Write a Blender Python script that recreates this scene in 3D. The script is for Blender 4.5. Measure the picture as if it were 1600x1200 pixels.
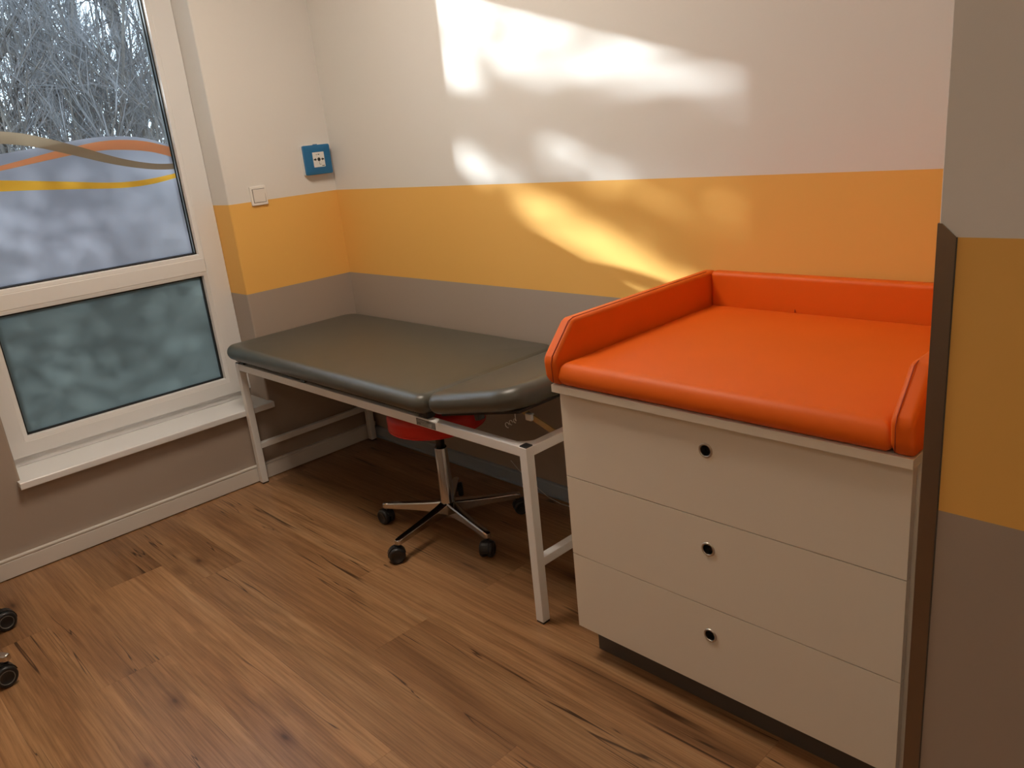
import bpy, bmesh, math, random
from mathutils import Vector, Matrix, noise
from math import sin, cos, pi, radians, sqrt, exp

for o in list(bpy.data.objects):
    bpy.data.objects.remove(o)
sc = bpy.context.scene
COL = sc.collection

# ------------------------------------------------------------------ camera
cam_d = bpy.data.cameras.new('camera')
cam = bpy.data.objects.new('camera', cam_d)
COL.objects.link(cam)
cam.location = (3.3263, -2.0820, 1.4235)
cam.rotation_mode = 'XYZ'
cam.rotation_euler = (1.2616, 0.0977, 0.7946)
cam_d.sensor_width = 36.0
cam_d.lens = 1243.8 / 1600 * 36.0
cam_d.clip_start = 0.05
sc.camera = cam

# ------------------------------------------------------------------ world, sun, lamp, exposure
SKY = 3.2
SUN = 7.2
LAMP = 20.0
world = bpy.data.worlds.new('world')
sc.world = world
world.use_nodes = True
bg = world.node_tree.nodes['Background']
bg.inputs['Color'].default_value = (0.70, 0.85, 1.0, 1)
bg.inputs['Strength'].default_value = SKY

SUN_DIR = Vector((1.6, 1.0, -0.54)).normalized()
sd = bpy.data.lights.new('sun', 'SUN')
sd.energy = SUN
sd.color = (0.96, 0.98, 1.0)
sd.angle = radians(0.6)
so = bpy.data.objects.new('sun', sd)
COL.objects.link(so)
so.rotation_mode = 'QUATERNION'
so.rotation_quaternion = SUN_DIR.to_track_quat('-Z', 'Y')
so.location = (-8, -6, 5)

sc.view_settings.view_transform = 'Standard'
sc.view_settings.look = 'None'
sc.view_settings.gamma = 1.0
sc.view_settings.use_curve_mapping = False
sc.view_settings.exposure = 0.40

# ------------------------------------------------------------------ material helpers
def new_mat(name):
    m = bpy.data.materials.new(name)
    m.use_nodes = True
    nt = m.node_tree
    return m, nt, nt.nodes['Principled BSDF'], nt.nodes['Material Output']

def mat(name, col, rough=0.5, metal=0.0, spec=0.5, bump=0.0, bscale=200, var=0.0, vscale=6, coat=0.0):
    m, nt, p, out = new_mat(name)
    p.inputs['Base Color'].default_value = (*col, 1)
    p.inputs['Roughness'].default_value = rough
    p.inputs['Metallic'].default_value = metal
    p.inputs['Specular IOR Level'].default_value = spec
    p.inputs['Coat Weight'].default_value = coat
    tc = nt.nodes.new('ShaderNodeTexCoord')
    if bump > 0:
        n = nt.nodes.new('ShaderNodeTexNoise'); n.inputs['Scale'].default_value = bscale; n.inputs['Detail'].default_value = 4
        b = nt.nodes.new('ShaderNodeBump'); b.inputs['Strength'].default_value = bump; b.inputs['Distance'].default_value = 0.002
        nt.links.new(tc.outputs['Object'], n.inputs['Vector'])
        nt.links.new(n.outputs['Fac'], b.inputs['Height']); nt.links.new(b.outputs['Normal'], p.inputs['Normal'])
    if var > 0:
        n = nt.nodes.new('ShaderNodeTexNoise'); n.inputs['Scale'].default_value = vscale; n.inputs['Detail'].default_value = 3
        r = nt.nodes.new('ShaderNodeValToRGB')
        r.color_ramp.elements[0].position = 0.3; r.color_ramp.elements[1].position = 0.7
        r.color_ramp.elements[0].color = (*[c * (1 - var) for c in col], 1)
        r.color_ramp.elements[1].color = (*[min(1, c * (1 + var)) for c in col], 1)
        nt.links.new(tc.outputs['Object'], n.inputs['Vector'])
        nt.links.new(n.outputs['Fac'], r.inputs['Fac']); nt.links.new(r.outputs['Color'], p.inputs['Base Color'])
    return m

def wall_mat():
    m, nt, p, out = new_mat('painted_wall_bands')
    g = nt.nodes.new('ShaderNodeNewGeometry')
    s = nt.nodes.new('ShaderNodeSeparateXYZ')
    nt.links.new(g.outputs['Position'], s.inputs[0])
    def step(z):
        n = nt.nodes.new('ShaderNodeMath'); n.operation = 'GREATER_THAN'; n.inputs[1].default_value = z
        nt.links.new(s.outputs['Z'], n.inputs[0]); return n
    a, b = step(0.8478), step(1.2368)
    m1 = nt.nodes.new('ShaderNodeMix'); m1.data_type = 'RGBA'
    m1.inputs[6].default_value = (0.405, 0.335, 0.28, 1)
    m1.inputs[7].default_value = (0.86, 0.49, 0.125, 1)
    nt.links.new(a.outputs[0], m1.inputs[0])
    m2 = nt.nodes.new('ShaderNodeMix'); m2.data_type = 'RGBA'
    m2.inputs[7].default_value = (0.76, 0.74, 0.71, 1)
    nt.links.new(m1.outputs[2], m2.inputs[6]); nt.links.new(b.outputs[0], m2.inputs[0])
    nt.links.new(m2.outputs[2], p.inputs['Base Color'])
    p.inputs['Roughness'].default_value = 0.62
    p.inputs['Specular IOR Level'].default_value = 0.3
    n = nt.nodes.new('ShaderNodeTexNoise'); n.inputs['Scale'].default_value = 90; n.inputs['Detail'].default_value = 5
    n2 = nt.nodes.new('ShaderNodeTexNoise'); n2.inputs['Scale'].default_value = 3; n2.inputs['Detail'].default_value = 2
    ad = nt.nodes.new('ShaderNodeMath'); ad.operation = 'MULTIPLY_ADD'; ad.inputs[1].default_value = 4
    nt.links.new(n2.outputs['Fac'], ad.inputs[0]); nt.links.new(n.outputs['Fac'], ad.inputs[2])
    b_ = nt.nodes.new('ShaderNodeBump'); b_.inputs['Strength'].default_value = 0.12; b_.inputs['Distance'].default_value = 0.002
    nt.links.new(g.outputs['Position'], n.inputs['Vector']); nt.links.new(g.outputs['Position'], n2.inputs['Vector'])
    nt.links.new(ad.outputs[0], b_.inputs['Height']); nt.links.new(b_.outputs['Normal'], p.inputs['Normal'])
    return m

def wood_mat():
    m, nt, p, out = new_mat('oak_vinyl')
    L = nt.links.new
    def N(t): return nt.nodes.new(t)
    g = N('ShaderNodeNewGeometry'); oi = N('ShaderNodeObjectInfo')
    # each plank samples its own part of the grain
    off = N('ShaderNodeCombineXYZ')
    mu = N('ShaderNodeMath'); mu.operation = 'MULTIPLY'; mu.inputs[1].default_value = 37.0
    mu2 = N('ShaderNodeMath'); mu2.operation = 'MULTIPLY'; mu2.inputs[1].default_value = 91.0
    L(oi.outputs['Random'], mu.inputs[0]); L(oi.outputs['Random'], mu2.inputs[0])
    L(mu.outputs[0], off.inputs[0]); L(mu2.outputs[0], off.inputs[2])
    ad = N('ShaderNodeVectorMath'); ad.operation = 'ADD'
    L(g.outputs['Position'], ad.inputs[0]); L(off.outputs[0], ad.inputs[1])
    def mapped(sx, sy):
        mp = N('ShaderNodeMapping'); mp.inputs['Scale'].default_value = (sx, sy, 1)
        L(ad.outputs[0], mp.inputs['Vector']); return mp
    def noise_(sx, sy, sc_, det, rough=0.55, dist=0.0):
        n = N('ShaderNodeTexNoise'); n.inputs['Scale'].default_value = sc_; n.inputs['Detail'].default_value = det
        n.inputs['Roughness'].default_value = rough; n.inputs['Distortion'].default_value = dist
        L(mapped(sx, sy).outputs[0], n.inputs['Vector']); return n
    def ramp(src, *st):
        r = N('ShaderNodeValToRGB'); el = r.color_ramp.elements
        while len(el) < len(st): el.new(0.5)
        for e, (pos, c) in zip(el, st):
            e.position = pos; e.color = (*c, 1) if len(c) == 3 else c
        L(src, r.inputs['Fac']); return r
    def mix(fac, a, b, mode='MIX'):
        x = N('ShaderNodeMix'); x.data_type = 'RGBA'; x.blend_type = mode
        if isinstance(fac, float): x.inputs[0].default_value = fac
        else: L(fac, x.inputs[0])
        for i, v in ((6, a), (7, b)):
            if isinstance(v, tuple): x.inputs[i].default_value = (*v, 1)
            else: L(v, x.inputs[i])
        return x.outputs[2]
    broad = noise_(0.45, 7.5, 1.5, 4, 0.55, 0.7)
    base = ramp(broad.outputs['Fac'], (0.28, (0.20, 0.098, 0.044)), (0.44, (0.325, 0.165, 0.074)), (0.58, (0.39, 0.212, 0.100)), (0.74, (0.46, 0.275, 0.145)))
    fine = noise_(1.6, 60.0, 2.2, 6, 0.7, 0.25)
    fr = ramp(fine.outputs['Fac'], (0.36, (0.60, 0.55, 0.48)), (0.60, (1.10, 1.10, 1.10)))
    c = mix(0.8, base.outputs['Color'], fr.outputs['Color'], 'MULTIPLY')
    # cathedral figure
    wv = N('ShaderNodeTexWave'); wv.wave_type = 'RINGS'; wv.rings_direction = 'SPHERICAL'
    wv.inputs['Scale'].default_value = 3.0; wv.inputs['Distortion'].default_value = 7; wv.inputs['Detail'].default_value = 3; wv.inputs['Detail Scale'].default_value = 1.2
    L(mapped(0.8, 6.0).outputs[0], wv.inputs['Vector'])
    wr = ramp(wv.outputs['Fac'], (0.25, (0.86, 0.85, 0.82)), (0.75, (1.07, 1.07, 1.07)))
    msk = ramp(noise_(0.8, 3.0, 1.5, 2).outputs['Fac'], (0.48, (0, 0, 0)), (0.62, (0.8, 0.8, 0.8)))
    c = mix(msk.outputs['Color'], c, mix(1.0, c, wr.outputs['Color'], 'MULTIPLY'))
    # dark soft patches and knots
    vo = N('ShaderNodeTexVoronoi'); vo.inputs['Scale'].default_value = 2.6; vo.inputs['Randomness'].default_value = 1.0
    L(mapped(1.0, 2.6).outputs[0], vo.inputs['Vector'])
    kn = ramp(vo.outputs['Distance'], (0.03, (0.20, 0.15, 0.12)), (0.06, (0.55, 0.47, 0.42)), (0.19, (1, 1, 1)))
    c = mix(0.85, c, kn.outputs['Color'], 'MULTIPLY')
    # thin cracks
    cr = noise_(0.6, 20.0, 1.15, 2, 0.5, 0.7)
    cm = ramp(cr.outputs['Fac'], (0.489, (0, 0, 0)), (0.497, (1, 1, 1)), (0.503, (1, 1, 1)), (0.511, (0, 0, 0)))
    cg = ramp(noise_(1.0, 5.0, 1.7, 1).outputs['Fac'], (0.51, (0, 0, 0)), (0.57, (0.95, 0.95, 0.95)))
    cf = mix(1.0, cm.outputs['Color'], cg.outputs['Color'], 'MULTIPLY')
    c = mix(cf, c, (0.045, 0.018, 0.008))
    # plank-to-plank tone
    hv = N('ShaderNodeMapRange'); hv.inputs['To Min'].default_value = 0.80; hv.inputs['To Max'].default_value = 1.16
    L(oi.outputs['Random'], hv.inputs['Value'])
    cc = N('ShaderNodeCombineColor')
    for i in range(3): L(hv.outputs[0], cc.inputs[i])
    c = mix(1.0, c, cc.outputs[0], 'MULTIPLY')
    L(c, p.inputs['Base Color'])
    p.inputs['Roughness'].default_value = 0.31
    p.inputs['Specular IOR Level'].default_value = 0.5
    b = N('ShaderNodeBump'); b.inputs['Strength'].default_value = 0.10; b.inputs['Distance'].default_value = 0.001
    L(fine.outputs['Fac'], b.inputs['Height']); L(b.outputs['Normal'], p.inputs['Normal'])
    return m

def film_mat(name, col, trans, refl=None, clouds=0.0, fwd=0.0, fcol=None):
    m = bpy.data.materials.new(name); m.use_nodes = True
    nt = m.node_tree; nt.nodes.clear(); L = nt.links.new
    out = nt.nodes.new('ShaderNodeOutputMaterial')
    t = nt.nodes.new('ShaderNodeBsdfTranslucent'); t.inputs['Color'].default_value = (*col, 1)
    d = nt.nodes.new('ShaderNodeBsdfDiffuse'); d.inputs['Color'].default_value = (*(refl or col), 1)
    g = nt.nodes.new('ShaderNodeBsdfGlossy'); g.inputs['Roughness'].default_value = 0.18
    fr = nt.nodes.new('ShaderNodeFresnel'); fr.inputs['IOR'].default_value = 1.4
    a = nt.nodes.new('ShaderNodeMixShader'); a.inputs[0].default_value = trans
    L(d.outputs[0], a.inputs[1]); L(t.outputs[0], a.inputs[2])
    if fwd > 0:      # forward scattering of the frosted foil
        rf = nt.nodes.new('ShaderNodeBsdfRefraction'); rf.inputs['Color'].default_value = (*(fcol or col), 1)
        rf.inputs['Roughness'].default_value = 0.62; rf.inputs['IOR'].default_value = 1.3
        a2 = nt.nodes.new('ShaderNodeMixShader'); a2.inputs[0].default_value = fwd
        L(a.outputs[0], a2.inputs[1]); L(rf.outputs[0], a2.inputs[2]); a = a2
    b = nt.nodes.new('ShaderNodeMixShader'); L(fr.outputs[0], b.inputs[0]); L(a.outputs[0], b.inputs[1]); L(g.outputs[0], b.inputs[2])
    L(b.outputs[0], out.inputs[0])
    if clouds:
        n = nt.nodes.new('ShaderNodeTexNoise'); n.inputs['Scale'].default_value = 5.5; n.inputs['Detail'].default_value = 1.0
        r = nt.nodes.new('ShaderNodeValToRGB')
        r.color_ramp.elements[0].position = .35; r.color_ramp.elements[1].position = .72
        r.color_ramp.elements[0].color = (*[c * (1 - clouds) for c in col], 1)
        r.color_ramp.elements[1].color = (*[c * (1 + clouds) for c in col], 1)
        g2 = nt.nodes.new('ShaderNodeNewGeometry')
        L(g2.outputs['Position'], n.inputs['Vector']); L(n.outputs['Fac'], r.inputs['Fac']); L(r.outputs['Color'], t.inputs['Color'])
    return m

def glass_mat():
    m = bpy.data.materials.new('window_glass'); m.use_nodes = True
    nt = m.node_tree; nt.nodes.clear(); L = nt.links.new
    out = nt.nodes.new('ShaderNodeOutputMaterial')
    t = nt.nodes.new('ShaderNodeBsdfTransparent'); t.inputs['Color'].default_value = (0.95, 0.98, 0.98, 1)
    g = nt.nodes.new('ShaderNodeBsdfGlossy'); g.inputs['Roughness'].default_value = 0.01
    fr = nt.nodes.new('ShaderNodeFresnel'); fr.inputs['IOR'].default_value = 1.35
    b = nt.nodes.new('ShaderNodeMixShader'); L(fr.outputs[0], b.inputs[0]); L(t.outputs[0], b.inputs[1]); L(g.outputs[0], b.inputs[2])
    L(b.outputs[0], out.inputs[0])
    return m

def emit_mat(name, col, s):
    m = bpy.data.materials.new(name); m.use_nodes = True
    nt = m.node_tree; nt.nodes.clear()
    out = nt.nodes.new('ShaderNodeOutputMaterial'); e = nt.nodes.new('ShaderNodeEmission')
    e.inputs[0].default_value = (*col, 1); e.inputs[1].default_value = s
    nt.links.new(e.outputs[0], out.inputs[0]); return m

M = {
 'wall': wall_mat(), 'wood': wood_mat(), 'glass': glass_mat(),
 'white': mat('ceiling_white', (0.78, 0.76, 0.73), 0.7, bump=0.05, bscale=60),
 'pvc': mat('white_pvc_frame', (0.80, 0.80, 0.80), 0.38, bump=0.02, bscale=400),
 'sill': mat('white_sill_laminate', (0.84, 0.85, 0.86), 0.25),
 'gasket': mat('black_rubber', (0.012, 0.013, 0.015), 0.5),
 'skirt': mat('white_skirting', (0.72, 0.68, 0.63), 0.4),
 'duct': mat('grey_skirting', (0.32, 0.38, 0.45), 0.30, spec=0.6),
 'subfloor': mat('subfloor_dark', (0.05, 0.035, 0.025), 0.9),
 'powder': mat('white_powder_coated_steel', (0.82, 0.81, 0.79), 0.38, bump=0.03, bscale=500),
 'vinyl': mat('grey_green_upholstery', (0.076, 0.073, 0.058), 0.33, bump=0.10, bscale=700, var=0.06, vscale=9),
 'black': mat('black_plastic', (0.014, 0.014, 0.015), 0.38),
 'plate': mat('grey_nameplate', (0.17, 0.165, 0.155), 0.4, metal=0.3),
 'print': mat('pale_print', (0.42, 0.42, 0.40), 0.6),
 'zinc': mat('yellow_zinc_steel', (0.55, 0.44, 0.24), 0.4, metal=0.7),
 'underside': mat('dark_underside_cloth', (0.03, 0.022, 0.018), 0.9),
 'red': mat('red_stool_upholstery', (0.62, 0.018, 0.010), 0.42, bump=0.08, bscale=600),
 'chrome': mat('polished_chrome', (0.62, 0.61, 0.60), 0.10, metal=1.0),
 'steel': mat('brushed_stainless', (0.30, 0.26, 0.23), 0.32, metal=1.0, bump=0.06, bscale=260),
 'lam': mat('white_cabinet_laminate', (0.78, 0.71, 0.60), 0.40, bump=0.015, bscale=300),
 'plinth': mat('dark_grey_plinth', (0.085, 0.075, 0.065), 0.5),
 'orange': mat('orange_upholstery', (0.80, 0.135, 0.007), 0.48, spec=0.32, bump=0.10, bscale=650, var=0.03, vscale=5),
 'thread': mat('dark_orange_thread', (0.42, 0.05, 0.008), 0.6),
 'ring': mat('satin_nickel', (0.55, 0.52, 0.47), 0.28, metal=1.0),
 'hole': mat('dark_recess', (0.02, 0.014, 0.010), 0.7),
 'blue': mat('blue_alarm_plastic', (0.012, 0.155, 0.36), 0.30, spec=0.5),
 'card': mat('white_plastic', (0.80, 0.80, 0.78), 0.35),
 'ink': mat('black_print', (0.012, 0.011, 0.010), 0.6),
 'switch': mat('white_switch_plastic', (0.82, 0.79, 0.75), 0.3),
 'bark': mat('grey_bark', (0.10, 0.088, 0.08), 0.9, bump=0.5, bscale=40, var=0.3, vscale=8),
 'twig': mat('pale_grey_twig', (0.12, 0.115, 0.12), 0.8, var=0.35, vscale=3),
 'twig2': mat('brown_twig', (0.065, 0.058, 0.058), 0.8, var=0.35, vscale=3),
 'needle': mat('evergreen_needles', (0.035, 0.06, 0.025), 0.8, var=0.3, vscale=5),
 'ground': mat('leaf_litter_ground', (0.15, 0.12, 0.08), 0.95, bump=0.6, bscale=25, var=0.45, vscale=3),
 'render': mat('exterior_render', (0.62, 0.60, 0.56), 0.9, bump=0.3, bscale=80),
 'alu': mat('grey_aluminium', (0.55, 0.56, 0.57), 0.35, metal=0.8),
 'film': film_mat('frosted_film', (0.38, 0.385, 0.45), 0.80, (0.50, 0.50, 0.55), 0.10, 0.6, (0.62, 0.62, 0.70)),
 'film_low': film_mat('satin_glass_film', (0.37, 0.40, 0.385), 0.75, (0.20, 0.24, 0.235), 0.08, 0.3, (0.46, 0.51, 0.52)),  # same frosted film; darker green colour stands in for dimmer ground outside
 'f_or': film_mat('orange_film', (1.0, 0.52, 0.24), 0.95, (0.8, 0.28, 0.08)),
 'f_ye': film_mat('yellow_film', (1.0, 0.66, 0.08), 0.8, (0.85, 0.45, 0.03)),
 'f_br': film_mat('taupe_film', (0.13, 0.11, 0.08), 0.5, (0.40, 0.34, 0.25)),
 'lamp_fill': emit_mat('fill_diffuser', (1.0, 0.84, 0.66), LAMP * 0.28),  # emission of the added fill panel
 'lamp': emit_mat('lamp_diffuser', (1.0, 0.86, 0.70), LAMP),
}

# ------------------------------------------------------------------ object helpers
def link(name, bm_or_me, m=None, parent=None, smooth=False, bevel=0.0, seg=2, ang=35):
    if isinstance(bm_or_me, bmesh.types.BMesh):
        me = bpy.data.meshes.new(name)
        bmesh.ops.recalc_face_normals(bm_or_me, faces=bm_or_me.faces[:])
        bm_or_me.to_mesh(me); bm_or_me.free()
    else:
        me = bm_or_me
    if m is not None and not me.materials: me.materials.append(m)
    if smooth:
        for f in me.polygons: f.use_smooth = True
    o = bpy.data.objects.new(name, me)
    COL.objects.link(o)
    if parent is not None: o.parent = parent
    if bevel > 0:
        b = o.modifiers.new('bevel', 'BEVEL'); b.width = bevel; b.segments = seg; b.limit_method = 'ANGLE'; b.angle_limit = radians(ang)
        for f in me.polygons: f.use_smooth = True
        w = o.modifiers.new('wn', 'WEIGHTED_NORMAL'); w.keep_sharp = True
    return o

def tag(o, label=None, cat=None, group=None, kind=None):
    if label: o['label'] = label
    if cat: o['category'] = cat
    if group: o['group'] = group
    if kind: o['kind'] = kind
    return o

def empty(name, loc=(0, 0, 0), rz=0.0, **k):
    o = bpy.data.objects.new(name, None); COL.objects.link(o)
    o.location = loc; o.rotation_euler = (0, 0, rz); o.empty_display_size = 0.1
    return tag(o, **k)

def abox(bm, x0, x1, y0, y1, z0, z1):
    v = [bm.verts.new(p) for p in ((x0,y0,z0),(x1,y0,z0),(x1,y1,z0),(x0,y1,z0),(x0,y0,z1),(x1,y0,z1),(x1,y1,z1),(x0,y1,z1))]
    for f in ((3,2,1,0),(4,5,6,7),(0,1,5,4),(1,2,6,5),(2,3,7,6),(3,0,4,7)):
        bm.faces.new([v[i] for i in f])

def box(*b):
    bm = bmesh.new(); abox(bm, *b); return bm

def atube(bm, pts, r, n=12, cap=True):
    """round tube along points; r scalar or list"""
    rs = r if isinstance(r, (list, tuple)) else [r] * len(pts)
    pts = [Vector(p) for p in pts]; rings = []
    up = None
    for i, p in enumerate(pts):
        t = (pts[min(i+1, len(pts)-1)] - pts[max(i-1, 0)]).normalized()
        if up is None:
            up = t.orthogonal().normalized()
        up = (up - t * up.dot(t)).normalized()
        s = t.cross(up)
        rings.append([bm.verts.new(p + (up * cos(2*pi*k/n) + s * sin(2*pi*k/n)) * rs[i]) for k in range(n)])
    for a, b in zip(rings, rings[1:]):
        for k in range(n):
            bm.faces.new((a[k], a[(k+1) % n], b[(k+1) % n], b[k]))
    if cap:
        bm.faces.new(rings[0][::-1]); bm.faces.new(rings[-1])

def tube(pts, r, n=12):
    bm = bmesh.new(); atube(bm, pts, r, n); return bm

def alathe(bm, prof, c=(0, 0, 0), n=32, axis='z'):
    """prof: list of (radius, height)"""
    rings = []
    for r, h in prof:
        ring = []
        for k in range(n):
            a = 2*pi*k/n
            if axis == 'z': q = (r*cos(a), r*sin(a), h)
            elif axis == 'x': q = (h, r*cos(a), r*sin(a))
            else: q = (r*cos(a), h, r*sin(a))
            ring.append(bm.verts.new((q[0]+c[0], q[1]+c[1], q[2]+c[2])))
        rings.append(ring)
    for a, b in zip(rings, rings[1:]):
        for k in range(n):
            bm.faces.new((a[k], a[(k+1) % n], b[(k+1) % n], b[k]))
    bm.faces.new(rings[0][::-1]); bm.faces.new(rings[-1])

def lathe(prof, c=(0, 0, 0), n=32, axis='z'):
    bm = bmesh.new(); alathe(bm, prof, c, n, axis); return bm

def aprism(bm, poly, f0, f1):
    """poly 2D; f0/f1 map (a,b)->3D for both ends"""
    A = [bm.verts.new(f0(*p)) for p in poly]; B = [bm.verts.new(f1(*p)) for p in poly]
    n = len(poly)
    bm.faces.new(A); bm.faces.new(B[::-1])
    for i in range(n): bm.faces.new((A[i], A[(i+1) % n], B[(i+1) % n], B[i]))

def rrect(x0, x1, y0, y1, r, n=8, rs=None):
    """rounded rectangle outline; rs = radii at (x1y1, x0y1, x0y0, x1y0)"""
    rs = rs or (r,)*4
    pts = []
    for (cx, cy, a0, rr) in ((x1, y1, 0, rs[0]), (x0, y1, 90, rs[1]), (x0, y0, 180, rs[2]), (x1, y0, 270, rs[3])):
        sx = -1 if cx == x1 else 1; sy = -1 if cy == y1 else 1
        for k in range(n+1):
            a = radians(a0 + 90*k/n)
            pts.append((cx + sx*rr + rr*cos(a), cy + sy*rr + rr*sin(a)))
    return pts

def cushion(x0, x1, y0, y1, z0, z1, rs, re, crown=0.004, top_bias=0.5, n=8):
    """upholstered pad: rounded plan, half-round edge, slight crown"""
    bm = bmesh.new(); rings = []
    H = z1 - z0; zm = z0 + H*top_bias
    prof = []
    for k in range(7):      # lower quarter
        a = -pi/2 + (pi/2)*k/6
        prof.append((re*(1 - cos(a)), zm + (zm - z0)*sin(a)))
    for k in range(1, 9):
        a = (pi/2)*k/8
        prof.append((re*(1 - cos(a)), zm + (z1 - zm)*sin(a)))
    for ins, dz in ((re + 0.03, crown*0.35), (re + 0.08, crown*0.7), (re + 0.16, crown)):
        prof.append((ins, z1 + dz))
    for ins, z in prof:
        rr = [max(r - ins, 0.006) for r in rs]
        rings.append([bm.verts.new((p[0], p[1], z)) for p in rrect(x0+ins, x1-ins, y0+ins, y1-ins, 0, n, rr)])
    for a, b in zip(rings, rings[1:]):
        m_ = len(a)
        for k in range(m_): bm.faces.new((a[k], a[(k+1) % m_], b[(k+1) % m_], b[k]))
    bm.faces.new(rings[0][::-1]); bm.faces.new(rings[-1])
    return bm

# ------------------------------------------------------------------ room shell
RX, RY, RH = 4.7, -3.6, 2.70
WY0, WY1, WZ0, WZ1 = -1.562, -0.5376, 0.335, 2.45     # window opening
TW = 0.34
fl = tag(link('floor', box(-TW, RX, RY, 0.2, -0.15, -0.0035), M['subfloor']), kind='structure')
PW, PL = 0.2075, 1.46
rows = {}
known = {0: 1.12, 1: 1.51, 2: 0.65, 3: 0.42, 4: 1.01, -1: 1.53}
random.seed(5)
r_i = -4
prev = 0
for r_i in range(-4, 14):
    ytop = -0.652 - PW*r_i; ybot = ytop - PW
    if ybot > 0: continue
    ytop = min(ytop, -0.001); ybot = max(ybot, RY)
    if ytop <= RY: break
    if r_i in known: x = known[r_i]
    else: x = (prev + random.uniform(0.35, 1.0)) % PL
    prev = x
    while x > 0: x -= PL
    while x < RX:
        xa, xb = max(x, 0.002), min(x + PL, RX)
        if xb - xa > 0.02:
            pk = link('plank', box(xa + .0001, xb - .0001, ybot + .0001, ytop - .0001, -0.0034, 0.0), M['wood'], fl, bevel=0.0003, seg=1)
        x += PL

def wall(name, boxes, m='wall', bev=0.006):
    bm = bmesh.new()
    for b in boxes: abox(bm, *b)
    return tag(link(name, bm, M[m], bevel=bev, seg=3), kind='structure')

# window wall: one mesh with the opening cut out of it
def wall_with_opening():
    bm = bmesh.new()
    ys = [RY, WY0, WY1, 0.2]; zs = [-0.15, WZ0, WZ1, RH]
    V = {}
    for xi, x in enumerate((-TW, 0.0)):
        for i, y in enumerate(ys):
            for j, z in enumerate(zs): V[xi, i, j] = bm.verts.new((x, y, z))
    for xi in (0, 1):
        for i in range(3):
            for j in range(3):
                if i == 1 and j == 1: continue
                bm.faces.new((V[xi,i,j], V[xi,i+1,j], V[xi,i+1,j+1], V[xi,i,j+1]))
    for a, b in (((1,1),(2,1)), ((2,1),(2,2)), ((2,2),(1,2)), ((1,2),(1,1))):
        bm.faces.new((V[0,a[0],a[1]], V[0,b[0],b[1]], V[1,b[0],b[1]], V[1,a[0],a[1]]))
    per = [(i,0) for i in range(4)] + [(3,j) for j in (1,2,3)] + [(i,3) for i in (2,1,0)] + [(0,j) for j in (2,1)]
    for a, b in zip(per, per[1:] + per[:1]):
        bm.faces.new((V[0,a[0],a[1]], V[0,b[0],b[1]], V[1,b[0],b[1]], V[1,a[0],a[1]]))
    return bm
tag(link('wall_left', wall_with_opening(), M['wall'], bevel=0.008, seg=3), kind='structure')
wall('wall_back', [(0, RX + .2, 0, 0.2, -0.15, RH)], bev=0)
PX, PY = 2.958, -0.963
wall('wall_right', [(PX, RX, PY, -0.0, 0.0, RH)], bev=0.0015)
wall('wall_far_right', [(RX, RX + .2, RY, 0, -0.15, RH)], bev=0)
wall('wall_front', [(-TW, RX + .2, RY - .2, RY, -0.15, RH)], bev=0)
wall('ceiling', [(-TW, RX + .2, RY - .2, 0.2, RH, RH + .2)], 'white', 0)

# skirtings
bm = bmesh.new()
aprism(bm, [(0.0, 0.0), (0.018, 0.0), (0.018, 0.066), (0.0155, 0.0675), (0.0155, 0.0705), (0.019, 0.072), (0.019, 0.079), (0.0, 0.079)],
       lambda a, b: (a, RY, b*.95 + 0.004), lambda a, b: (a, -0.001, b*.95 + 0.004))
tag(link('baseboard_left', bm, M['skirt'], bevel=0.0008, seg=1), kind='structure')
bm = bmesh.new()
aprism(bm, [(0.0, 0.0), (-0.020, 0.0), (-0.023, 0.004), (-0.023, 0.010), (-0.017, 0.014), (-0.017, 0.055), (-0.014, 0.059), (0.0, 0.060)],
       lambda a, b: (0.020, a, b + 0.001), lambda a, b: (PX, a, b + 0.001))
tag(link('baseboard_back', bm, M['duct'], bevel=0.0008, seg=1), kind='structure')
bm = bmesh.new()
aprism(bm, [(0.0, 0.0), (-0.016, 0.0), (-0.016, 0.056), (-0.012, 0.060), (0.0, 0.060)],
       lambda a, b: (PX + .03, PY + a, b + 0.001), lambda a, b: (RX, PY + a, b + 0.001))
tag(link('baseboard_right', bm, M['duct']), kind='structure')

# inside window sill
bm = bmesh.new()
aprism(bm, [(-0.185, 0.335), (0.022, 0.335), (0.022, 0.327), (0.034, 0.327), (0.036, 0.331), (0.036, 0.352), (0.033, 0.355), (-0.185, 0.355)],
       lambda a, b: (a, WY0 - .012, b), lambda a, b: (a, WY1 + .010, b))
tag(link('trim_1', bm, M['sill'], bevel=0.001, seg=2), kind='structure')

# ------------------------------------------------------------------ window
FX0, FX1 = -0.255, -0.150          # frame outside / inside faces
GX = -0.190                        # glass plane
GY0, GY1 = -1.468, -0.647
ZB0, ZB1, ZU0, ZU1 = 0.468, 0.944, 1.0405, 2.315
win = tag(empty('window_1', (0, 0, 0)), kind='structure')
def frame_ring(y0, y1, z0, z1, Y0, Y1, Z0, Z1, x0, x1):
    """closed rectangular ring (manifold)"""
    bm = bmesh.new()
    o_ = [(y0,z0),(y1,z0),(y1,z1),(y0,z1)]; i_ = [(Y0,Z0),(Y1,Z0),(Y1,Z1),(Y0,Z1)]
    O0, I0, O1, I1 = [[bm.verts.new((x, *q)) for q in P] for x, P in ((x0, o_), (x0, i_), (x1, o_), (x1, i_))]
    for k in range(4):
        j = (k+1) % 4
        bm.faces.new((O0[k], O0[j], I0[j], I0[k])); bm.faces.new((O1[k], O1[j], I1[j], I1[k]))
        bm.faces.new((O0[k], O0[j], O1[j], O1[k])); bm.faces.new((I0[k], I0[j], I1[j], I1[k]))
    return bm
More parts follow.
